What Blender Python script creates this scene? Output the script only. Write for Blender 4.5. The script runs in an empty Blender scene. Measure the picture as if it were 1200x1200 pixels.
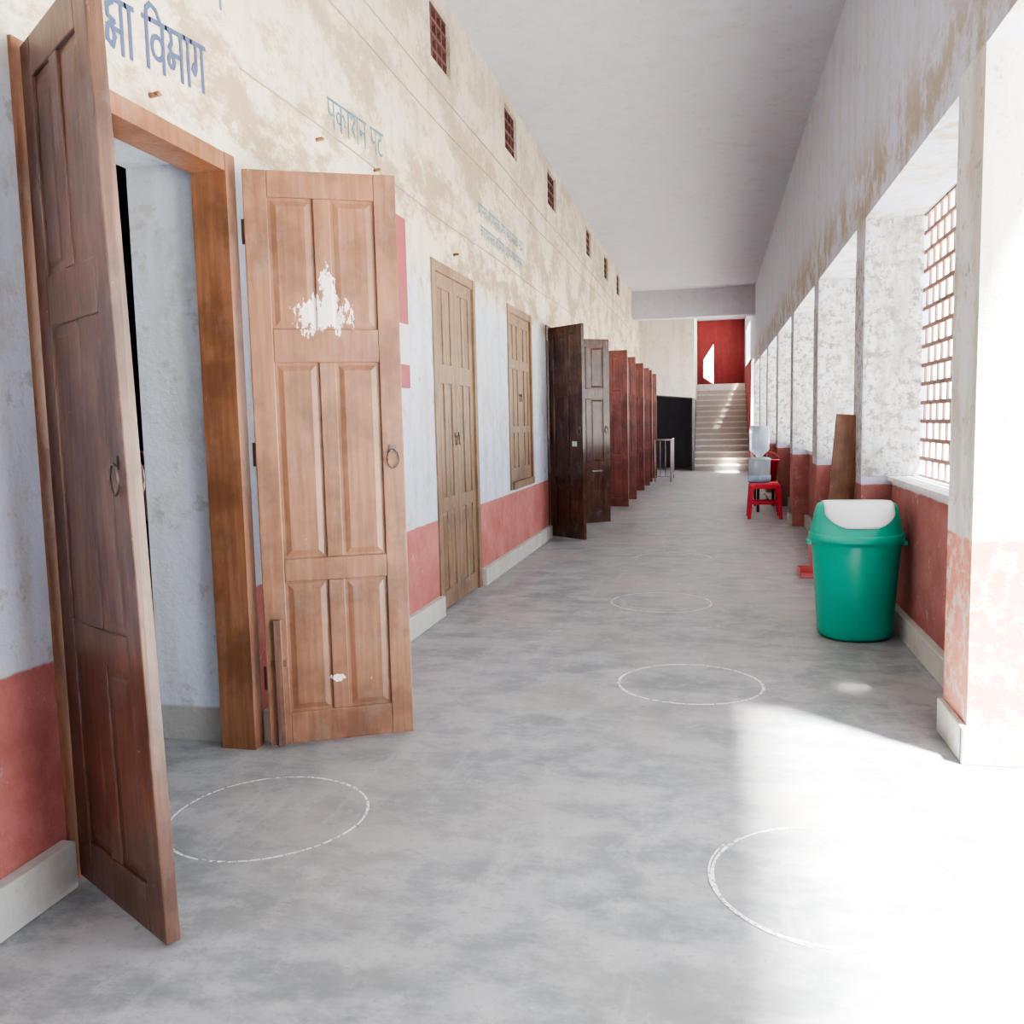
import bpy, math, random
from mathutils import Matrix, Vector
random.seed(4)
S=bpy.context.scene; COL=S.collection
# ------------------------------------------------------------ mesh helper
class MB:
    def __init__(s): s.v=[];s.f=[];s.m=[];s.sm=[]
    def add(s,vs,fs,mi=0,smooth=False):
        o=len(s.v); s.v+=[tuple(p) for p in vs]
        for f in fs: s.f.append([i+o for i in f]); s.m.append(mi); s.sm.append(smooth)
    def box(s,x0,x1,y0,y1,z0,z1,mi=0,M=None):
        vs=[Vector((x,y,z)) for x in (x0,x1) for y in (y0,y1) for z in (z0,z1)]
        if M: vs=[M@p for p in vs]
        s.add(vs,[(0,1,3,2),(4,6,7,5),(0,4,5,1),(2,3,7,6),(0,2,6,4),(1,5,7,3)],mi)
    def lathe(s,prof,c=(0,0,0),n=40,mi=0,cap=True,sm=True):
        vs=[];fs=[]
        for r,z in prof:
            for k in range(n):
                a=2*math.pi*k/n; vs.append((c[0]+r*math.cos(a),c[1]+r*math.sin(a),c[2]+z))
        for i in range(len(prof)-1):
            for k in range(n):
                fs.append((i*n+k,i*n+(k+1)%n,(i+1)*n+(k+1)%n,(i+1)*n+k))
        s.add(vs,fs,mi,sm)
        if cap:
            o=len(s.v)-len(vs)
            s.f.append([o+k for k in range(n)][::-1]);s.m.append(mi);s.sm.append(False)
            o2=o+(len(prof)-1)*n
            s.f.append([o2+k for k in range(n)]);s.m.append(mi);s.sm.append(False)
    def tube(s,pts,r,n=8,mi=0):
        pts=[Vector(p) for p in pts]; rings=[]
        for i,p in enumerate(pts):
            d=(pts[min(i+1,len(pts)-1)]-pts[max(i-1,0)]).normalized()
            a=d.cross(Vector((0,0,1)))
            if a.length<.05: a=d.cross(Vector((1,0,0)))
            a.normalize(); b=d.cross(a)
            rings.append([p+r*(math.cos(2*math.pi*k/n)*a+math.sin(2*math.pi*k/n)*b) for k in range(n)])
        vs=[q for R in rings for q in R]; fs=[]
        for i in range(len(pts)-1):
            for k in range(n): fs.append((i*n+k,i*n+(k+1)%n,(i+1)*n+(k+1)%n,(i+1)*n+k))
        fs.append(tuple(range(n))[::-1]); fs.append(tuple((len(pts)-1)*n+k for k in range(n)))
        s.add(vs,fs,mi,True)
    def obj(s,name,mats,parent=None,bevel=0,M=None):
        me=bpy.data.meshes.new(name); me.from_pydata(s.v,[],s.f)
        if not isinstance(mats,(list,tuple)): mats=[mats]
        for m in mats: me.materials.append(m)
        for p,mi,sm in zip(me.polygons,s.m,s.sm): p.material_index=mi; p.use_smooth=sm
        me.update()
        o=bpy.data.objects.new(name,me); COL.objects.link(o)
        if parent: o.parent=parent
        if M is not None: o.matrix_local=M
        if bevel:
            b=o.modifiers.new("bevel","BEVEL"); b.width=bevel; b.segments=2; b.limit_method='ANGLE'
        return o
def empty(name,loc=(0,0,0)):
    e=bpy.data.objects.new(name,None); e.location=loc; COL.objects.link(e); e.empty_display_size=.1; return e

# ------------------------------------------------------------ materials
def newmat(name):
    m=bpy.data.materials.new(name); m.use_nodes=True; nt=m.node_tree
    b=nt.nodes["Principled BSDF"]; return m,nt,b
class N:
    def __init__(s,nt): s.nt=nt
    def n(s,t,**k):
        x=s.nt.nodes.new(t)
        for a,v in k.items(): setattr(x,a,v)
        return x
    def l(s,a,b): s.nt.links.new(a,b)
    def noise(s,vec,scale,detail=5,rough=.6):
        x=s.n('ShaderNodeTexNoise'); x.inputs['Scale'].default_value=scale; x.inputs['Detail'].default_value=detail; x.inputs['Roughness'].default_value=rough
        s.l(vec,x.inputs['Vector']); return x.outputs['Fac']
    def ramp(s,v,a,b):
        x=s.n('ShaderNodeMapRange'); x.interpolation_type='SMOOTHSTEP'
        x.inputs['From Min'].default_value=a; x.inputs['From Max'].default_value=b; s.l(v,x.inputs['Value']); return x.outputs['Result']
    def math(s,op,a,b):
        x=s.n('ShaderNodeMath',operation=op)
        for i,q in enumerate((a,b)):
            if isinstance(q,(int,float)): x.inputs[i].default_value=q
            else: s.l(q,x.inputs[i])
        return x.outputs[0]
    def mix(s,f,a,b):
        x=s.n('ShaderNodeMix',data_type='RGBA')
        for i,q in ((0,f),(6,a),(7,b)):
            if isinstance(q,(int,float)): x.inputs[i].default_value=q
            elif isinstance(q,tuple): x.inputs[i].default_value=(q+(1,))[:4]
            else: s.l(q,x.inputs[i])
        return x.outputs[2]
    def scale(s,vec,sc):
        x=s.n('ShaderNodeMapping'); x.inputs['Scale'].default_value=sc; s.l(vec,x.inputs['Vector']); return x.outputs[0]
    def bump(s,h,bs,strength=.3,dist=.01):
        x=s.n('ShaderNodeBump'); x.inputs['Strength'].default_value=strength; x.inputs['Distance'].default_value=dist
        s.l(h,x.inputs['Height']); s.l(x.outputs[0],bs.inputs['Normal'])
def plaster(name,lo,hi=None,split=2.55,dado=None,dz=.71,stain=.5,peel=0.0,skirt=0,edge=0,upper=0,bmp=.45,splat=0):
    m,nt,b=newmat(name); q=N(nt)
    g=q.n('ShaderNodeNewGeometry'); P=g.outputs['Position']
    sx=q.n('ShaderNodeSeparateXYZ'); q.l(P,sx.inputs[0]); z=sx.outputs['Z']
    n1=q.noise(P,1.3,6,.65); n2=q.noise(P,9,6,.7); n3=q.noise(q.scale(P,(3,3,.45)),2.2,5,.6); n4=q.noise(P,45,3); n5=q.noise(P,3.2,9,.75)
    col=lo
    zz=q.math('ADD',z,q.math('MULTIPLY',q.math('SUBTRACT',n5,.5),1.0))
    if hi: col=q.mix(q.ramp(zz,split-.15,split+.15),lo,hi)
    col=q.mix(q.math('MULTIPLY',q.ramp(n3,.46,.68),stain*.8),col,(.40,.35,.27))
    col=q.mix(q.math('MULTIPLY',q.ramp(n5,.50,.64),stain*.8),col,(.36,.32,.26))
    col=q.mix(q.math('MULTIPLY',q.ramp(n2,.57,.66),stain*.9),col,(.23,.20,.16))
    col=q.mix(q.math('MULTIPLY',q.ramp(n1,.45,.7),stain*.4),col,(.48,.44,.37))
    if upper:
        u_=q.math('MULTIPLY',q.ramp(zz,split-.05,split+.2),q.ramp(q.noise(q.scale(P,(1,.7,1.3)),1.6,9,.78),.45,.57))
        u_=q.math('MULTIPLY',u_,q.math('SUBTRACT',1.15,q.math('MULTIPLY',q.math('SUBTRACT',z,2.5),.30)))
        col=q.mix(q.math('MULTIPLY',u_,upper),col,(.34,.27,.19))
    if edge:
        e=q.math('MULTIPLY',q.ramp(zz,edge-.1,edge+.1),q.math('SUBTRACT',1,q.ramp(zz,edge+.2,edge+.6)))
        col=q.mix(q.math('MULTIPLY',e,q.math('MULTIPLY',q.ramp(n5,.40,.56),.85)),col,(.34,.28,.19))
    if splat:
        col=q.mix(q.math('MULTIPLY',q.ramp(q.noise(P,14,8,.8),.49,.57),splat),col,(.22,.205,.18))
        col=q.mix(q.math('MULTIPLY',q.ramp(q.noise(q.scale(P,(1,1,.3)),5,8,.8),.46,.60),splat*.7),col,(.32,.30,.27))
    if dado:
        d2=tuple(min(1,c*1.15+.06) for c in dado)
        dc=q.mix(q.ramp(n5,.35,.7),dado,d2)
        dc=q.mix(q.math('MULTIPLY',q.ramp(n1,.40,.65),.35),dc,tuple(c*.7+.02 for c in dado))
        dc=q.mix(q.math('MULTIPLY',q.ramp(n2,.62-.14*peel,.68-.10*peel),.3+.6*peel),dc,(.62,.50,.42))
        ze=q.math('ADD',z,q.math('MULTIPLY',q.math('SUBTRACT',n2,.5),.03))
        col=q.mix(q.ramp(ze,dz-.006,dz+.006),dc,col)
    if skirt:
        col=q.mix(q.ramp(z,skirt-.01,skirt+.01),(.42,.42,.40),col)
    if isinstance(col,tuple): b.inputs['Base Color'].default_value=col+(1,)
    else: q.l(col,b.inputs['Base Color'])
    b.inputs['Roughness'].default_value=.85
    b.inputs['Specular IOR Level'].default_value=.25
    q.bump(q.math('ADD',n2,q.math('MULTIPLY',n4,.3)),b,bmp,.02)
    return m
def wood(name,c1,c2,rough=.45,patch=None,chips=.0,scr=.18):
    m,nt,b=newmat(name); q=N(nt)
    tc=q.n('ShaderNodeTexCoord'); P=tc.outputs['Object']
    g=q.noise(q.scale(P,(28,28,1.6)),1.5,6,.65); n=q.noise(P,4,5); n2=q.noise(P,30,4)
    col=q.mix(q.ramp(g,.3,.7),c1,c2); col=q.mix(q.math('MULTIPLY',q.ramp(n,.42,.66),.6),col,tuple(x*.5 for x in c1))
    dust=q.noise(q.scale(P,(1,1,.6)),7,7,.75)
    col=q.mix(q.math('MULTIPLY',q.ramp(dust,.50,.68),.26),col,tuple(.5*x+.13 for x in c2))
    sc=q.noise(q.scale(P,(1,1,.15)),60,5,.8)
    col=q.mix(q.math('MULTIPLY',q.ramp(sc,.60,.72),scr),col,(.50,.40,.33))
    chip=(.72,.60,.52)
    if chips: col=q.mix(q.ramp(q.noise(P,22,6,.75),.735-chips,.745-chips),col,chip)
    if patch:
        for (px,pz,rx,rz) in patch:
            sx=q.n('ShaderNodeSeparateXYZ'); q.l(P,sx.inputs[0])
            dx=q.math('DIVIDE',q.math('SUBTRACT',sx.outputs['X'],px),rx); dz=q.math('DIVIDE',q.math('SUBTRACT',sx.outputs['Z'],pz),rz)
            d=q.math('SQRT',q.math('ADD',q.math('MULTIPLY',dx,dx),q.math('MULTIPLY',dz,dz)),0)
            nn=q.noise(q.scale(P,(1.5,1,.7)),24,5,.7)
            v=q.math('ADD',d,q.math('MULTIPLY',q.math('SUBTRACT',nn,.5),3.2))
            col=q.mix(q.math('SUBTRACT',1,q.ramp(v,.70,.76)),col,(.88,.78,.74))
    q.l(col,b.inputs['Base Color']); b.inputs['Roughness'].default_value=rough
    q.bump(q.math('ADD',g,q.math('MULTIPLY',n2,.3)),b,.25,.004)
    return m
def simple(name,c,rough=.5,metal=0,var=.15,scale=8,**k):
    m,nt,b=newmat(name); q=N(nt); tc=q.n('ShaderNodeTexCoord')
    n=q.noise(tc.outputs['Object'],scale,4)
    q.l(q.mix(n,tuple(x*(1-var) for x in c),tuple(min(1,x*(1+var)) for x in c)),b.inputs['Base Color'])
    b.inputs['Roughness'].default_value=rough; b.inputs['Metallic'].default_value=metal
    for a,v in k.items(): b.inputs[a.replace('_',' ')].default_value=v
    return m
RED=(.41,.135,.115)
M_left=plaster("left_wall_plaster",(.59,.64,.77),(.65,.59,.49),2.45,RED,.71,.50,0,0,0,.95)
M_right=plaster("right_wall_plaster",(.54,.57,.72),(.51,.53,.66),3.2,(.34,.125,.11),.93,.35,.1,0,2.78)
M_pier=plaster("exit_pier_plaster",(.70,.69,.68),(.56,.58,.68),3.2,(.54,.21,.15),.90,.75,1.0)
M_panel=plaster("parapet_plaster",(.72,.72,.74),None,2,(.34,.125,.11),.93,.4,.1)
M_jamb=plaster("stained_jamb",(.58,.61,.68),None,2,None,0,.3,0,0,0,0,.45,.95)
M_reveal=plaster("reveal_plaster",(.70,.78,.90),None,2,None,0,.35,0,.16)
M_ceil=plaster("ceiling_plaster",(.54,.54,.62),None,2,None,0,.20,0,0,0,0,.15)
M_base=plaster("skirting_cement",(.50,.50,.47),None,2,None,0,.5)
M_redwall=plaster("stair_red_wall",(.24,.035,.035),None,2,None,0,.05)
M_dark=plaster("darkened_room_plaster",(.05,.055,.07),None,2,None,0,.05)  # the room's darkness is put into this near-black colour
M_under=plaster("understair_shade_plaster",(.15,.15,.16),None,2,None,0,.1)  # shade below the upper flight is put into this dark grey
M_board=simple("board_red",(.28,.06,.07),.6); M_paper=simple("paper",(.6,.6,.58),.8)
M_door_near=wood("door_wood_dark",(.080,.037,.023),(.155,.08,.053),.38,None,.03)
M_door_peel=wood("door_wood_peeled",(.19,.088,.048),(.27,.135,.078),.42,[(.30,1.86,.13,.10),(.33,1.95,.045,.13),(.30,.28,.05,.015)],.03,.08)
M_door_tan=wood("door_wood_tan",(.18,.11,.06),(.28,.18,.11),.5)
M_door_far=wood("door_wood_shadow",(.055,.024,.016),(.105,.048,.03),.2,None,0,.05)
M_door_red=wood("door_wood_red",(.17,.045,.037),(.24,.075,.056),.4,None,0,.05)
M_frame=wood("frame_wood",(.18,.078,.04),(.27,.128,.07),.45,None,.02)
M_iron=simple("iron",(.12,.09,.08),.5,.6)
M_jali=simple("lattice_grille",(.26,.15,.12),.85)
M_vent=simple("vent_wood",(.12,.05,.045),.7)
M_txt=simple("sign_paint_navy",(.05,.07,.15),.8,0,.3,30); M_txt2=simple("sign_paint_teal",(.08,.17,.23),.8,0,.4,30); M_txt3=simple("sign_paint_faded",(.16,.24,.31),.8,0,.4,40)
def floor_mat():
    m,nt,b=newmat("cement_floor"); q=N(nt); g=q.n('ShaderNodeNewGeometry'); P=g.outputs['Position']
    big=q.noise(P,.9,6,.6); st=q.noise(q.scale(P,(1.0,1.6,1)),2.6,8,.75); fine=q.noise(P,28,6,.7); sp=q.noise(P,7,8,.8); sw=q.noise(q.scale(P,(4,.8,1)),1.6,7,.7)
    c=q.mix(q.ramp(st,.38,.62),(.175,.195,.21),(.34,.352,.36))
    c=q.mix(q.math('MULTIPLY',q.ramp(big,.42,.68),.6),c,(.36,.33,.29))
    c=q.mix(q.math('MULTIPLY',q.ramp(sp,.50,.62),.45),c,(.45,.455,.46))
    c=q.mix(q.math('MULTIPLY',q.ramp(sw,.55,.68),.35),c,(.48,.48,.47))
    c=q.mix(q.math('MULTIPLY',q.ramp(fine,.54,.68),.55),c,(.16,.16,.165))
    q.l(c,b.inputs['Base Color'])
    r=q.n('ShaderNodeMapRange'); r.inputs['To Min'].default_value=.28; r.inputs['To Max'].default_value=.55; q.l(st,r.inputs['Value']); q.l(r.outputs[0],b.inputs['Roughness'])
    q.bump(fine,b,.12,.004); return m
M_floor=floor_mat()
M_ground=simple("sunlit_ground",(.52,.50,.44),.95,0,.2,1)

# ------------------------------------------------------------ room shell
XL=-1.97; XR=1.0; CZ=4.6; YN=-4.0; YE=30.2
def wall_boxes(mb,x0,x1,y0,y1,z0,z1,ops,mi=0):
    ys=sorted(set([y0,y1]+[v for o in ops for v in o[:2] if y0<v<y1])); 
    for a,b in zip(ys,ys[1:]):
        zs=sorted(set([z0,z1]+[v for o in ops if o[0]<=a and o[1]>=b for v in o[2:]])); zs=[z for z in zs if z0<=z<=z1]
        for c,d in zip(zs,zs[1:]):
            if not any(o[0]<=a and o[1]>=b and o[2]<=c and o[3]>=d for o in ops): mb.box(x0,x1,a,b,c,d,mi)
doors=[(2.28,3.50,0,2.54),(6.19,7.38,0,2.6),(10.68,11.93,0,2.58),(14.5,15.7,0,2.58),(17.9,19.1,0,2.58),(20.4,21.6,0,2.58)]
lwin=(8.60,9.78,.74,2.58)
vents=[(6.36,6.86,4.04,4.46),(8.70,9.25,4.08,4.50),(11.0,11.6,4.08,4.50),(14.4,15.0,4.08,4.50),(16.8,17.4,4.08,4.5),(19.0,19.6,4.08,4.5),(3.9,4.4,4.04,4.46)]
mb=MB(); wall_boxes(mb,XL-.50,XL,YN,YE,0,CZ,doors+[lwin]+vents); mb.obj("wall_left",M_left)
mb=MB(); 
mb.box(XL-.50,XL-.15,3.494,3.50,0,2.54); mb.box(XL-.50,XL-.15,2.28,2.286,0,2.54); mb.box(XL-.50,XL-.15,2.286,3.494,2.534,2.54)
mb.obj("trim_1",M_reveal)
mb=MB(); prev=YN
for d in doors:
    mb.box(XL,XL+.05,prev,d[0]-.02,0,.15); prev=d[1]+.02
mb.box(XL,XL+.05,prev,24.9,0,.15); mb.obj("baseboard_left",M_base,bevel=.006)
wins=[(4.15+2.72*k,6.50+2.72*k,0,2.72) for k in range(7)]
exitop=(.9,3.78,0,2.78); back=[(-2.6,-.4,.96,2.78)]
far=[(23.1,24.8,.9,2.9),(25.6,28.8,3.0,4.1)]  # openings added to let daylight onto the stairs
mb=MB(); wall_boxes(mb,XR,XR+.42,YN,YE,0,CZ,wins+[exitop]+back+far)
o=mb.obj("wall_right",[M_right])
mb=MB(); mb.box(XL,XR,YN-.2,YN,0,CZ); mb.obj("wall_back",M_right)
mb=MB(); mb.box(XR-.004,XR+.424,3.776,4.15,0,2.78); mb.obj("trim_2",M_pier)
mb=MB()
for w in wins: mb.box(XR+.004,1.368,w[1]-.006,w[1],.987,2.72); mb.box(XR-.003,XR,w[1],w[1]+.37,1.0,2.5)
mb.obj("trim_6",M_jamb)
mb=MB()
for w in wins:
    mb.box(1.2,1.42,w[0],w[1],0,.96)
    mb.box(1.17,1.42,w[0],w[1],.955,.985)
mb.obj("wall_parapet",M_panel)
mb=MB()
for w in wins: mb.box(1.15,1.2,w[0],w[1],0,.15)
mb.box(.97,1.0,3.75,4.15,0,.15); mb.box(.97,1.42,3.74,3.776,0,.15)
for a,b in zip(wins,wins[1:]): mb.box(.965,1.0,a[1]-.01,b[0]+.01,0,.15)
mb.obj("baseboard_right",M_base,bevel=.006)
mb=MB(); mb.box(1.42,2.12,3.80,23.0,2.86,2.94); mb.obj("added_sunshade",M_ceil)   # unseen slab added to keep direct sun off the corridor floor
mb=MB(); mb.box(-7,1.55,YN,31,-.15,0); mb.obj("floor",M_floor)
mb=MB(); mb.box(-7,1.6,YN,31,CZ,CZ+.2); mb.obj("ceiling",M_ceil)
mb=MB(); mb.box(XL,XR,22.6,22.95,3.92,CZ); mb.obj("trim_3",M_ceil)
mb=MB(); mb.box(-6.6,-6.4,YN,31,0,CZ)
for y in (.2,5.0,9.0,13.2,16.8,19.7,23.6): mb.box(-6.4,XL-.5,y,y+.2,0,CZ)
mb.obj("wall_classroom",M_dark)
mb=MB(); mb.box(-60,1.55,-60,60,-.35,-.16); mb.box(1.55,80,-60,90,-.35,-.16); mb.obj("ground_outside",M_ground)

# far end: stairwell
mb=MB(); n=15
for i in range(n-1):
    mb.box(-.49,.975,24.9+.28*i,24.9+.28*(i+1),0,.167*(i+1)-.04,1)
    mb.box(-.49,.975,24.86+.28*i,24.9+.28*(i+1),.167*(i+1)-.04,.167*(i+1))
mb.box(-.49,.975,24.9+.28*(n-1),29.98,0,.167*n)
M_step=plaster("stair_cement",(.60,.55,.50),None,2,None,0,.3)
M_riser=plaster("stair_riser_shade",(.42,.37,.33),None,2,None,0,.3)  # darker than the treads: riser shading is put into the colour
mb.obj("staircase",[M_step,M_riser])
mb=MB(); y0,y1=YE-.2,YE
def end_box(x0,x1,z0,z1): mb.box(x0,x1,y0,y1,z0,z1)
end_box(-2.0,-.30,0,CZ); end_box(.02,XR,0,CZ); end_box(-.3,.02,0,2.5)
mb.add([(-.3,y0,2.5),(.02,y0,2.5),(.02,y0,2.56),(-.3,y0,2.78),(-.3,y1,2.5),(.02,y1,2.5),(.02,y1,2.56),(-.3,y1,2.78)],[(0,1,2,3),(7,6,5,4),(3,2,6,7)])
mb.add([(-.3,y0,3.35),(.02,y0,3.85),(.02,y0,CZ),(-.3,y0,CZ),(-.3,y1,3.35),(.02,y1,3.85),(.02,y1,CZ),(-.3,y1,CZ)],[(0,1,2,3),(7,6,5,4),(4,5,1,0)])
mb.obj("wall_end",M_redwall)
mb=MB(); mb.box(XR-.02,XR,24.95,YE-.2,0,3.0); mb.obj("wall_stair_side",M_redwall)
mb=MB()
mb.add([(XL,24.9,2.15),(-.5,24.9,2.0),(-.5,24.9,CZ),(XL,24.9,CZ),(XL,29.9,2.15),(-.5,29.9,2.0),(-.5,29.9,CZ),(XL,29.9,CZ)],[(0,1,2,3),(7,6,5,4),(4,5,1,0),(1,5,6,2),(0,3,7,4)])
mb.obj("trim_4",plaster("stair_mass",(.66,.62,.56),None,2,None,0,.4))
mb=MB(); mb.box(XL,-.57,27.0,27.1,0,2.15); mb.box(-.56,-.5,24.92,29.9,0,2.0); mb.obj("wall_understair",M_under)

# ------------------------------------------------------------ doors
def leaf(parent,name,w,h,mat,hinge,ang,twist=0):
    mb=MB(); t=.021; st=.095
    rails=[(0,.14),(.72*h/2.45,.82*h/2.45),(1.66*h/2.45,1.80*h/2.45),(h-.11,h)]
    mb.box(0,w,-.009,.009,.02,h-.02)
    mb.box(0,st,-t,t,0,h); mb.box(w-st,w,-t,t,0,h)
    for a,b in rails: mb.box(st,w-st,-t,t,a,b)
    cx=w/2
    for (a,b),(c,d) in zip(rails,rails[1:]):
        mb.box(cx-.035,cx+.035,-t+.001,t-.001,b,c)
        for x0,x1 in ((st,cx-.035),(cx+.035,w-st)):
            for sgn in (-1,1):
                e=.035; y0=.009*sgn; y1=.016*sgn
                vs=[(x0+.012,y0,b+.012),(x1-.012,y0,b+.012),(x1-.012,y0,c-.012),(x0+.012,y0,c-.012),(x0+e,y1,b+e),(x1-e,y1,b+e),(x1-e,y1,c-e),(x0+e,y1,c-e)]
                fs=[(4,5,6,7),(0,1,5,4),(1,2,6,5),(2,3,7,6),(3,0,4,7)]
                mb.add(vs,fs if sgn<0 else [f[::-1] for f in fs])
    M=Matrix.Translation(Vector(hinge))@Matrix.Rotation(ang,4,'Z')
    def tw(v):
        a=twist*v[2]/h; return (v[0]*math.cos(a)-v[1]*math.sin(a),v[0]*math.sin(a)+v[1]*math.cos(a),v[2])
    if twist: mb.v=[tw(v) for v in mb.v]
    o=mb.obj(name,mat,parent,bevel=.004,M=M)
    mi=MB()
    for s in (-1,1):
        pts=[(w-.05+.026*math.sin(a),s*(t+.012),1.24*h/2.45+.04*math.cos(a)) for a in [math.pi*2*k/16 for k in range(9 if s>0 else 17)]]
        mi.tube(pts,.004,6)
        mi.box(w-.065,w-.035,min(s*t,s*(t+.006)),max(s*t,s*(t+.006)),1.265*h/2.45,1.30*h/2.45)
    for z in (.25,h*.5,h-.3): mi.tube([(0,0,z),(0,0,z+.1)],.012,8)
    if twist: mi.v=[tw(v) for v in mi.v]
    mi.obj(name+"_ironmongery",M_iron,parent,M=M)
    return o,M
def frame(parent,y0,y1,h,mat,depth=.15,fw=.075,sill=None,z0=0):
    mb=MB(); x1=XL+.012; x0=XL-depth
    mb.box(x0,x1,y0,y0+fw,z0,h); mb.box(x0,x1,y1-fw,y1,z0,h); mb.box(x0+.003,x1-.003,y0+fw,y1-fw,h-fw,h)
    if sill: mb.box(x0,x1+.02,y0+fw,y1-fw,z0,z0+fw)
    mb.obj("frame",mat,parent)
def ang(a,b): return math.atan2(b[1]-a[1],b[0]-a[0])
D=empty("door_1"); frame(D,2.28,3.50,2.54,M_frame,.15)
leaf(D,"leaf_left",.585,2.49,M_door_near,(-1.93,2.31,.02),ang((-1.93,2.31),(-1.42,2.01)),math.radians(-5.0))
o,M2=leaf(D,"leaf_right",.63,2.45,M_door_peel,(-1.90,3.45,.02),ang((-1.90,3.45),(-1.33,3.74)))
mb=MB(); mb.box(.035,.07,-.045,-.021,.0,.56); mb.box(.02,.09,-.03,-.021,.35,.38); mb.obj("leaf_right_batten",M_door_near,D,bevel=.004,M=M2)
def closed(D,y0,y1,z0,z1,mat,fw=.07):
    w=(y1-y0-2*fw)/2-.004
    leaf(D,"leaf_left",w,z1-z0-fw-.01,mat,(XL-.03,y0+fw+.002,z0+.008),math.pi/2)
    leaf(D,"leaf_right",w,z1-z0-fw-.01,mat,(XL-.03,y1-fw-.002,z0+.008),-math.pi/2)
D=empty("door_2"); frame(D,6.19,7.38,2.6,M_door_tan); closed(D,6.19,7.38,0.0,2.6,M_door_tan)
D=empty("window_8"); frame(D,lwin[0],lwin[1],lwin[3],M_door_tan,sill=True,z0=lwin[2]); closed(D,lwin[0],lwin[1],lwin[2]+.06,lwin[3],M_door_tan)
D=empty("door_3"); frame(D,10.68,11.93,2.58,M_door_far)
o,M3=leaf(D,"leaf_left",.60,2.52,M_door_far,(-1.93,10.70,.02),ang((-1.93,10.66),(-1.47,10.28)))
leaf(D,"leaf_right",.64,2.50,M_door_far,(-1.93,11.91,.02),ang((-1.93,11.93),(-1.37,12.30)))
mb=MB(); mb.box(.42,.50,-.028,-.022,1.1,1.16); mb.obj("leaf_tag",M_paper,D,M=M3)
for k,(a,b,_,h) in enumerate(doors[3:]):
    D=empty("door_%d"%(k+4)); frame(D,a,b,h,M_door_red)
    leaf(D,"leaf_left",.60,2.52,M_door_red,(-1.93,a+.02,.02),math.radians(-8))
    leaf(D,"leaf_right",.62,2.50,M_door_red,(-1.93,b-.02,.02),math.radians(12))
for k,(a,b,c,d) in enumerate(vents):
    mb=MB(); x0,x1=XL-.10,XL-.03
    for i in range(5): mb.box(x0,x1,a+(b-a)*i/4-.014,a+(b-a)*i/4+.014,c,d)
    for i in range(5): mb.box(x0-.003,x1+.003,a,b,c+(d-c)*i/4-.012,c+(d-c)*i/4+.012)
    mb.obj("ventilator" if k==0 else "ventilator.%03d"%k,M_vent)
for k,w in enumerate(wins):
    mb=MB(); a,b=w[0],w[1]; z0,z1=.985,2.72; rows=14; dz=(z1-z0)/rows; nc=14; dy=(b-a)/nc
    for r in range(rows+1): mb.box(1.372,1.386,a,b,z0+r*dz-.013,z0+r*dz+.013)
    for r in range(rows):
        for c in range(nc+1):
            y=a+(c+(.5 if r%2 else 0))*dy
            if y>b-.01: continue
            mb.box(1.373,1.385,max(a,y-.012),y+.012,z0+r*dz+.013,z0+(r+1)*dz-.013)
    mb.obj("window_%d"%(k+1),M_jali)

# ------------------------------------------------------------ painted lettering
def arc(cx,cy,rx,ry,a0,a1,n=12): return [(cx+rx*math.cos(math.radians(a0+(a1-a0)*i/n)),cy+ry*math.sin(math.radians(a0+(a1-a0)*i/n))) for i in range(n+1)]
G={
 'A':(.32,[[(.16,1),(.16,0)]]),
 'I':(.30,[[(.15,1),(.15,0)],[(.15,1),(.18,1.2),(.35,1.32),(.6,1.25),(.80,1.0)]]),
 'v':(.72,[[(.55,1),(.55,0)],arc(.30,.48,.25,.23,0,360,16)]),
 'b':(.86,[[(.68,1),(.68,0)],[(.08,1),(.22,.95),(.25,.75),(.12,.62),(.25,.5),(.68,.5)],arc(.2,.35,.12,.13,90,400,10)]),
 'g':(.72,[[(.55,1),(.55,0)],[(.24,1),(.24,.45),(.15,.3),(.05,.4),(.14,.52)]]),
 'k':(.95,[[(.45,1),(.45,0)],arc(.26,.5,.19,.2,0,360,14),[(.45,.62),(.65,.72),(.82,.55),(.75,.3)]]),
 'x':(.85,[[(.68,1),(.68,0)],[(.35,.95),(.15,.85),(.15,.65),(.4,.58),(.12,.45),(.1,.2),(.3,.1),(.4,.3),(.3,.45),(.68,.42)]]),
 's':(.85,[[(.68,1),(.68,0)],arc(.3,.82,.15,.14,200,-40,10),[(.38,.7),(.2,.5),(.42,.2)],arc(.24,.42,.1,.1,0,360,10)]),
 'p':(.72,[[(.55,1),(.55,0)],[(.12,1),(.12,.6),(.25,.45),(.55,.5)]]),
 'y':(.72,[[(.55,1),(.55,0)],[(.12,1),(.25,.85),(.12,.68),(.12,.5),(.3,.38),(.55,.5)]]),
 'r':(.55,[[(.12,1),(.3,.95),(.34,.75),(.2,.6),(.42,.1)]]),
 'n':(.72,[[(.55,1),(.55,0)],[(.55,.55),(.2,.55)],arc(.16,.5,.08,.09,0,360,10)]),
 't':(.68,[[(.4,1),(.4,.75)],arc(.38,.42,.28,.32,80,310,12)]),
 'm':(.80,[[(.62,1),(.62,0)],[(.15,1),(.15,.35),(.62,.4)],arc(.12,.3,.08,.1,0,360,8)]),
 'l':(.80,[[(.62,1),(.62,0)],arc(.2,.45,.14,.18,-60,180,10),arc(.45,.45,.14,.18,0,180,8)]),
 ' ':(.40,[])}
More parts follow.
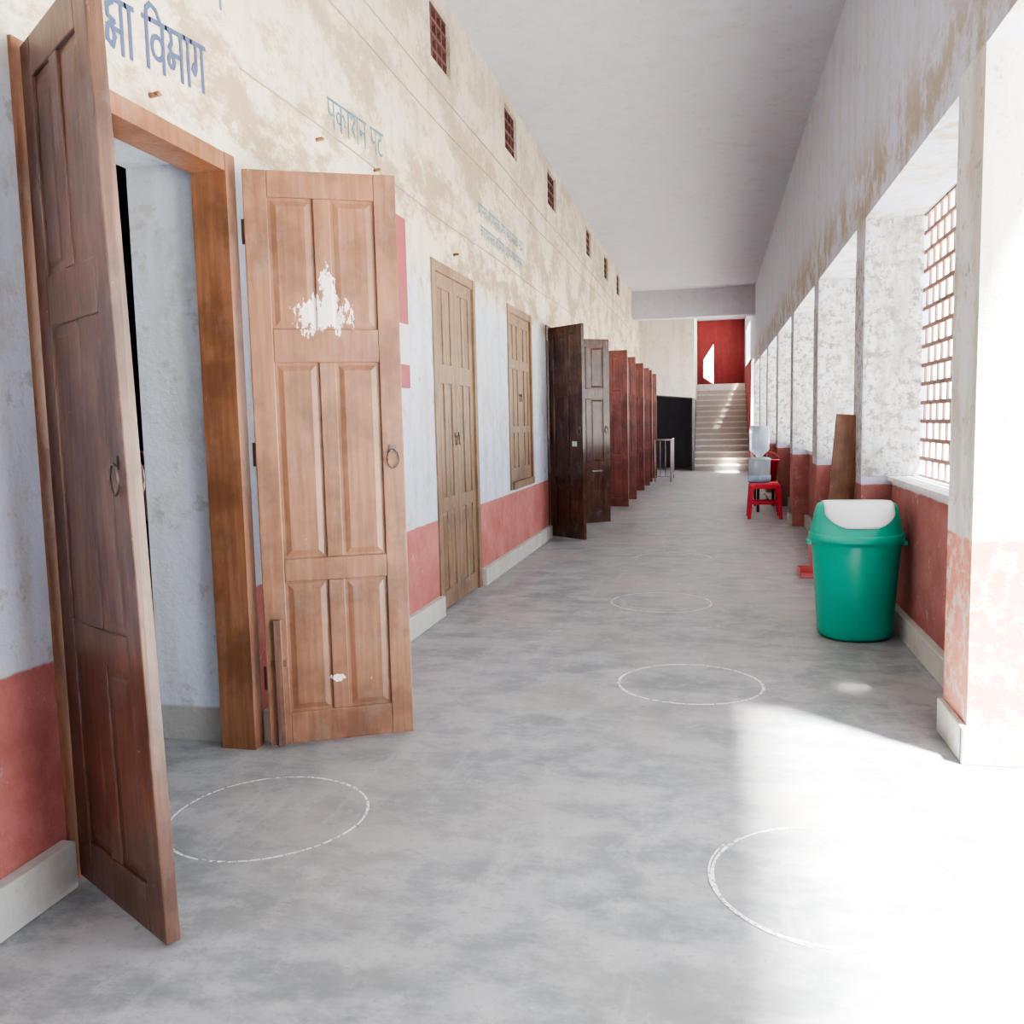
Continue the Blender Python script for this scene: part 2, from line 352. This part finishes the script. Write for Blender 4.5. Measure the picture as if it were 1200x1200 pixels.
def lettering(name,text,ya,yb,z,h,thick,mat,slope=0,hl=True):
    text=[c for c in text if c in G]
    tot=sum(G[c][0] for c in text); sc=(yb-ya)/tot; mb=MB(); x=XL+.0025; cur=0
    def P(px,py): y=ya+px*sc; return (y,z+py*h+slope*(y-ya))
    def seg(p,q,t,dx=0):
        d=Vector((q[0]-p[0],q[1]-p[1])); 
        if d.length<1e-6: return
        d.normalize(); nn=Vector((-d.y,d.x))*t/2; e=d*t*.3
        pts=[Vector(p)-e+nn,Vector(p)-e-nn,Vector(q)+e-nn,Vector(q)+e+nn]
        mb.add([(x+dx,a.x,a.y) for a in pts],[(0,1,2,3)])
    j=0
    for c in text:
        w,st=G[c]
        for s in st:
            for a,b in zip(s,s[1:]): j+=1; seg(P(cur+a[0],a[1]),P(cur+b[0],b[1]),thick,(j%7)*.00015)
        if hl and c!=' ' and w: seg(P(cur,1),P(cur+w,1),thick,.0012)
        cur+=w
    return mb.obj(name,mat)
lettering("wall_lettering","IsxA IvbAg",2.56,3.33,2.66,.17,.019,M_txt,.10)
lettering("wall_lettering.001","kAryAs",2.9,3.5,3.09,.14,.014,M_txt2,.05)
lettering("wall_lettering.002","pkAsn pt",4.50,5.32,2.98,.14,.013,M_txt2,.06)
lettering("wall_lettering.003","mAnv sAgnIk bp kAryAlv nAm",7.6,9.45,3.20,.10,.015,M_txt3,.0)
lettering("wall_lettering.004","kAryAlv vIbAg mAnnIy prAkr",7.65,9.45,3.02,.10,.015,M_txt3,.0)
B=empty("notice_board")
mb=MB(); mb.box(XL+.001,XL+.02,4.95,5.63,1.65,2.74); mb.obj("backing",M_board,B,bevel=.004)
mb=MB(); mb.box(XL+.02,XL+.023,5.0,5.625,1.80,2.06); mb.obj("papers",M_paper,B)
mb=MB()
def wob(z,a): return [(XL+.006,y*1.0,z+a*math.sin(y*1.7)+a*.6*math.sin(y*.6)) for y in [2+i*.4 for i in range(52)]]
mb.tube(wob(3.62,.012),.004,5); mb.tube(wob(2.93,.010)[4:],.004,5); mb.tube(wob(3.85,.006),.004,5)
mb.obj("wall_cable",simple("cable_grey",(.36,.31,.25),.7))
mb=MB()
for y,z in ((4.35,2.86),(5.15,2.92),(2.95,2.60),(6.8,2.72)): mb.tube([(XL,y,z),(XL+.035,y,z+.004)],.010,8); mb.lathe([(.0,-.008),(.014,0),(.0,.016)],(XL+.035,y,z),10,cap=False)
mb.obj("wall_pegs",M_frame)

# ------------------------------------------------------------ chalk circles
M_chalk,nt,b=newmat("chalk"); q=N(nt); g=q.n('ShaderNodeNewGeometry'); b.inputs['Base Color'].default_value=(.85,.86,.86,1); b.inputs['Roughness'].default_value=.95
n_=q.noise(g.outputs['Position'],60,4); tr=q.n('ShaderNodeBsdfTransparent'); mx=q.n('ShaderNodeMixShader'); q.l(q.ramp(n_,.34,.52),mx.inputs[0]); q.l(tr.outputs[0],mx.inputs[1]); q.l(b.outputs[0],mx.inputs[2]); q.l(mx.outputs[0],nt.nodes['Material Output'].inputs[0])
def ring(name,cx,cy,r,w,a0=0,a1=360,ph=0,turns=1):
    mb=MB(); n=120; vs=[];fs=[]
    for i in range(n+1):
        t=i/n; a=math.radians(a0+(a1-a0)*t); rr=r*(1+.02*math.sin(2*a+ph)+.012*math.sin(3*a+1+ph)); ww=w*(.8+.4*abs(math.sin(5*a+ph)))
        for s in (-1,1): vs.append((cx+(rr+s*ww/2)*math.cos(a),cy+(rr+s*ww/2)*math.sin(a),.0025))
    for i in range(n): fs.append((2*i,2*i+1,2*i+3,2*i+2))
    mb.add(vs,fs)
    if turns>1:
        vs=[]
        for i in range(41):
            a=math.radians(a0+150+i*2.6); rr=r*1.035
            for s in (-1,1): vs.append((cx+(rr+s*w*.3)*math.cos(a),cy+(rr+s*w*.3)*math.sin(a),.0028))
        mb.add(vs,[(2*i,2*i+1,2*i+3,2*i+2) for i in range(40)])
    return mb.obj(name,M_chalk)
ring("chalk_circle",-1.58,2.83,.35,.009,turns=1)
ring("chalk_circle.001",-.12,4.71,.37,.014,ph=2)
ring("chalk_circle.002",.365,2.70,.365,.010,ph=1,turns=2)
ring("chalk_circle.003",-.39,6.85,.38,.010,ph=3)
ring("chalk_circle.004",-.39,9.1,.38,.010,0,180,ph=3)

# ------------------------------------------------------------ dustbin with swing lid
M_teal=simple("teal_plastic",(.0,.40,.285),.35,0,.06); M_white=simple("white_plastic",(.80,.84,.86),.35,0,.03)
T=empty("swing_lid_dustbin",(.885,5.93,0))
mb=MB()
mb.lathe([(.0,.004),(.20,.004),(.218,.012),(.226,.04),(.268,.60),(.268,.615),(.285,.617),(.288,.63),(.288,.665),(.280,.672),(.262,.672)],n=56,cap=False)
for s in (-1,1):
    mb.box(s*.285-.012,s*.285+.012,-.06,.06,.595,.62)
mb.obj("body",M_teal,T)
def sup(ax,ay,e,n=56):
    r=[]
    for k in range(n):
        a=2*math.pi*k/n; c,s=math.cos(a),math.sin(a); r.append((ax*math.copysign(abs(c)**(2/e),c),ay*math.copysign(abs(s)**(2/e),s)))
    return r
lv=[(.278,.278,2,.672),(.272,.268,2.05,.70),(.262,.245,2.2,.74),(.252,.21,2.4,.79),(.242,.165,2.6,.83),(.232,.12,2.8,.852),(.21,.07,2.8,.862),(.15,.02,2.6,.865)]
mb=MB(); vs=[];fs=[]; n=56
for ax,ay,e,z in lv: vs+=[(x,y,z) for x,y in sup(ax,ay,e)]
for i in range(len(lv)-1):
    for k in range(n): fs.append((i*n+k,i*n+(k+1)%n,(i+1)*n+(k+1)%n,(i+1)*n+k))
fs.append(tuple((len(lv)-1)*n+k for k in range(n)))
mb.add(vs,fs,0,True); mb.obj("lid_hood",M_teal,T)
def interp(z):
    for (a,b_) in zip(lv,lv[1:]):
        if a[3]<=z<=b_[3]:
            t=(z-a[3])/(b_[3]-a[3]); return [a[i]+(b_[i]-a[i])*t for i in range(3)]
    return lv[-1][:3]
mb=MB(); R=16;C=24; vs=[];fs=[]
for i in range(R+1):
    z=.715+(.8645-.715)*math.sin(math.pi/2*i/R)
    ax,ay,e=interp(z); t=i/R; wx=.205*min(1,math.sqrt(max(0,1-(1-min(1,t*2.0+.10))**2))+.02)
    for j in range(C+1):
        x=-wx+2*wx*j/C; y=-ay*(max(0,1-abs(x/ax)**e))**(1/e)
        vs.append((x,y-.007,z+.005))
for i,z in enumerate([.862,.85,.83,.79]):
    ax,ay,e=interp(z); wx=.205
    for j in range(C+1):
        x=-wx+2*wx*j/C; y=ay*(max(0,1-abs(x/ax)**e))**(1/e); vs.append((x,y+.006,z+.006))
for i in range(R+4):
    for j in range(C): o_=i*(C+1)+j; fs.append((o_,o_+1,o_+C+2,o_+C+1))
mb.add(vs,fs,0,True); o=mb.obj("swing_flap",M_white,T); so=o.modifiers.new("s","SOLIDIFY"); so.thickness=.004

# ------------------------------------------------------------ stool, water dispenser
M_stool=simple("red_plastic",(.66,.035,.06),.35,0,.05)
T=empty("plastic_stool",(.71,13.0,0)); mb=MB()
mb.box(-.19,.19,-.19,.19,.475,.50); mb.box(-.2,.2,-.2,-.185,.42,.485); mb.box(-.2,.2,.185,.2,.42,.485); mb.box(-.2,-.185,-.2,.2,.42,.485); mb.box(.185,.2,-.2,.2,.42,.485)
for sx_ in (-1,1):
    for sy in (-1,1):
        a=Vector((sx_*.175,sy*.175,.47)); b_=Vector((sx_*.215,sy*.215,0))
        vs=[];
        for p,s in ((a,.033),(b_,.024)):
            for dx,dy in ((-s,-s),(s,-s),(s,s),(-s,s)): vs.append((p.x+dx,p.y+dy,p.z))
        mb.add(vs,[(0,1,2,3),(7,6,5,4),(4,5,1,0),(5,6,2,1),(6,7,3,2),(7,4,0,3)])
for s in (-1,1):
    mb.box(-.19,.19,s*.195-.01,s*.195+.01,.20,.24); mb.box(s*.195-.01,s*.195+.01,-.19,.19,.20,.24)
mb.obj("seat_and_legs",M_stool,T,bevel=.006)
M_water,nt,b=newmat("clear_blue_plastic"); b.inputs['Base Color'].default_value=(.70,.82,.90,1); b.inputs['Roughness'].default_value=.15; b.inputs['Transmission Weight'].default_value=.55; b.inputs['IOR'].default_value=1.25
M_blue=simple("pale_blue_plastic",(.35,.55,.70),.4)
T=empty("water_dispenser",(.64,13.0,.5)); mb=MB()
mb.lathe([(.0,0),(.13,0),(.15,.02),(.155,.30),(.16,.31),(.16,.335),(.12,.35),(.06,.36)],n=32,cap=False)
mb.obj("lower_tank",M_water,T)
mb=MB(); mb.lathe([(.0,.33),(.05,.345),(.05,.38),(.13,.45),(.14,.48),(.133,.52),(.14,.55),(.133,.60),(.14,.64),(.14,.77),(.12,.80),(.0,.80)],n=32,cap=False); mb.obj("bottle",M_water,T)
mb=MB(); mb.lathe([(.0,.006),(.145,.006),(.158,.03),(.158,.10),(.15,.105)],n=32,cap=False,mi=0); mb.tube([(0,-.15,.07),(0,-.20,.07),(0,-.205,.04)],.012,8); mb.obj("base_and_tap",M_blue,T)
T=empty("wooden_bench",(.80,14.25,0)); mb=MB(); mb.box(-.17,.17,-.55,.55,.42,.46)
for x in (-.14,.14):
    for y in (-.5,.5): mb.box(x-.02,x+.02,y-.02,y+.02,0,.42)
mb.box(-.02,.02,-.5,.5,.16,.20); mb.obj("bench",M_door_far,T,bevel=.004)
T=empty("red_bucket",(.82,13.95,.461)); mb=MB(); mb.lathe([(.0,.01),(.0,.0),(.11,.0),(.15,.30),(.16,.305),(.16,.32),(.145,.32),(.11,.03),(0,.03)],n=28,cap=False); mb.tube([(.15*math.cos(a),0,.32+.11*math.sin(a)) for a in [math.pi*i/12 for i in range(13)]],.006); mb.obj("bucket",M_stool,T)
mb=MB(); mb.box(-.085,.085,-.015,.015,0,1.40)
o=mb.obj("wooden_plank",M_frame,bevel=.004)
o.matrix_world=Matrix.Translation((.84,6.72,.02))@Matrix.Rotation(math.radians(4.5),4,'Y')@Matrix.Rotation(math.radians(-2),4,'X')
T=empty("dustpan",(.86,8.15,0)); mb=MB(); mb.box(-.12,.12,-.13,.10,.0,.012); mb.box(-.12,-.108,-.13,.1,0,.07); mb.box(.108,.12,-.13,.1,0,.07); mb.box(-.12,.12,.09,.1,0,.08); mb.tube([(0,.1,.05),(0,.16,.15),(0,.17,.34)],.014,8); mb.obj("pan",simple("pink_plastic",(.65,.16,.18),.4),T,bevel=.004)
# free-standing metal railing at the far left
M_rail=simple("railing_paint",(.42,.36,.34),.5,.2)
T=empty("metal_railing",(-1.1,20.9,0)); mb=MB()
mb.tube([(-.2,-.3,.96),(.16,-.3,.96)],.02,8); mb.tube([(.16,-.3,.96),(.16,1.2,.96)],.02,8); mb.tube([(.16,-.3,.12),(.16,1.2,.12)],.012,8); mb.tube([(-.2,-.3,.12),(.16,-.3,.12)],.012,8)
for x in (-.2,-.08,.04,.16): mb.tube([(x,-.3,0 if x in (-.2,.16) else .12),(x,-.3,.96)],.014 if x in (-.2,.16) else .008,8)
for i in range(1,9): mb.tube([(.16,-.3+i*.1875,0 if i==8 else .12),(.16,-.3+i*.1875,.96)],.014 if i==8 else .008,8)
mb.obj("rails",M_rail,T)
T=empty("steel_cupboard",(-3.3,4.45,0)); mb=MB(); mb.box(-.5,.5,-.25,.25,.06,2.0); mb.box(-.48,.48,-.23,.23,0,.06); mb.box(-.49,-.005,-.262,-.25,.1,1.96); mb.box(.005,.49,-.262,-.25,.1,1.96); mb.tube([(.05,-.28,.95),(.05,-.28,1.15)],.01)
mb.tube([(.36,-.262,1.3),(.36,-.30,1.3)],.01)
mb.obj("carcass",simple("dark_steel",(.035,.04,.05),.5,.3),T,bevel=.006)
T=empty("cloth_bag",(-2.94,4.13,.93)); mb=MB(); mb.lathe([(.0,0),(.07,.01),(.10,.08),(.095,.18),(.06,.26),(.03,.30)],n=20,cap=False); mb.tube([(-.03,0,.29),(-.02,0,.36),(0,0,.375),(.02,0,.36),(.03,0,.29)],.008); o=mb.obj("bag",simple("pink_cloth",(.75,.32,.40),.9),T); o.scale=(1,.55,1)

# ------------------------------------------------------------ lights
W=bpy.data.worlds.new("sky"); S.world=W; W.use_nodes=True; nt=W.node_tree; bg=nt.nodes["Background"]
bg.inputs[0].default_value=(.88,.94,1.0,1); bg.inputs[1].default_value=6.8
sun=bpy.data.lights.new("sun","SUN"); sun.energy=100; sun.angle=math.radians(7.0); sun.color=(1,.97,.93)
so=bpy.data.objects.new("sun",sun); COL.objects.link(so)
el=math.radians(62.5); hd=Vector((-.79,.62)); hd.normalize()
d=Vector((hd.x*math.cos(el),hd.y*math.cos(el),-math.sin(el))); so.rotation_euler=d.to_track_quat('-Z','Y').to_euler(); so.location=(8,-3,12)
def portal(name,y0,y1,z0,z1):
    L=bpy.data.lights.new(name,"AREA"); L.shape='RECTANGLE'; L.size=z1-z0; L.size_y=y1-y0; L.cycles.is_portal=True
    o=bpy.data.objects.new(name,L); COL.objects.link(o); o.location=(1.5,(y0+y1)/2,(z0+z1)/2); o.rotation_euler=(0,math.radians(90),0)
for i,w in enumerate(wins): portal("portal_w%d"%i,w[0],w[1],.98,2.72)
portal("portal_exit",exitop[0],exitop[1],0,2.78)
for i,w in enumerate(back): portal("portal_b%d"%i,w[0],w[1],.96,2.78)
for i,w in enumerate(far): portal("portal_f%d"%i,w[0],w[1],w[2],w[3])

# ------------------------------------------------------------ camera
f,yaw,pit,rol=1038.9,.224,.0989,.0225
F=Vector((-math.sin(yaw)*math.cos(pit),math.cos(yaw)*math.cos(pit),-math.sin(pit)))
R0=Vector((math.cos(yaw),math.sin(yaw),0)); U0=R0.cross(F)
Rr=math.cos(rol)*R0-math.sin(rol)*U0; U=math.cos(rol)*U0+math.sin(rol)*R0
cam=bpy.data.cameras.new("camera"); cam.sensor_width=36; cam.lens=f/1200*36; cam.clip_start=.05; cam.clip_end=300
co=bpy.data.objects.new("camera",cam); COL.objects.link(co)
co.matrix_world=Matrix(((Rr.x,U.x,-F.x,0),(Rr.y,U.y,-F.y,0),(Rr.z,U.z,-F.z,1.4),(0,0,0,1)))
S.camera=co
S.view_settings.view_transform='AgX'; S.view_settings.look='AgX - Medium High Contrast'; S.view_settings.exposure=0.25
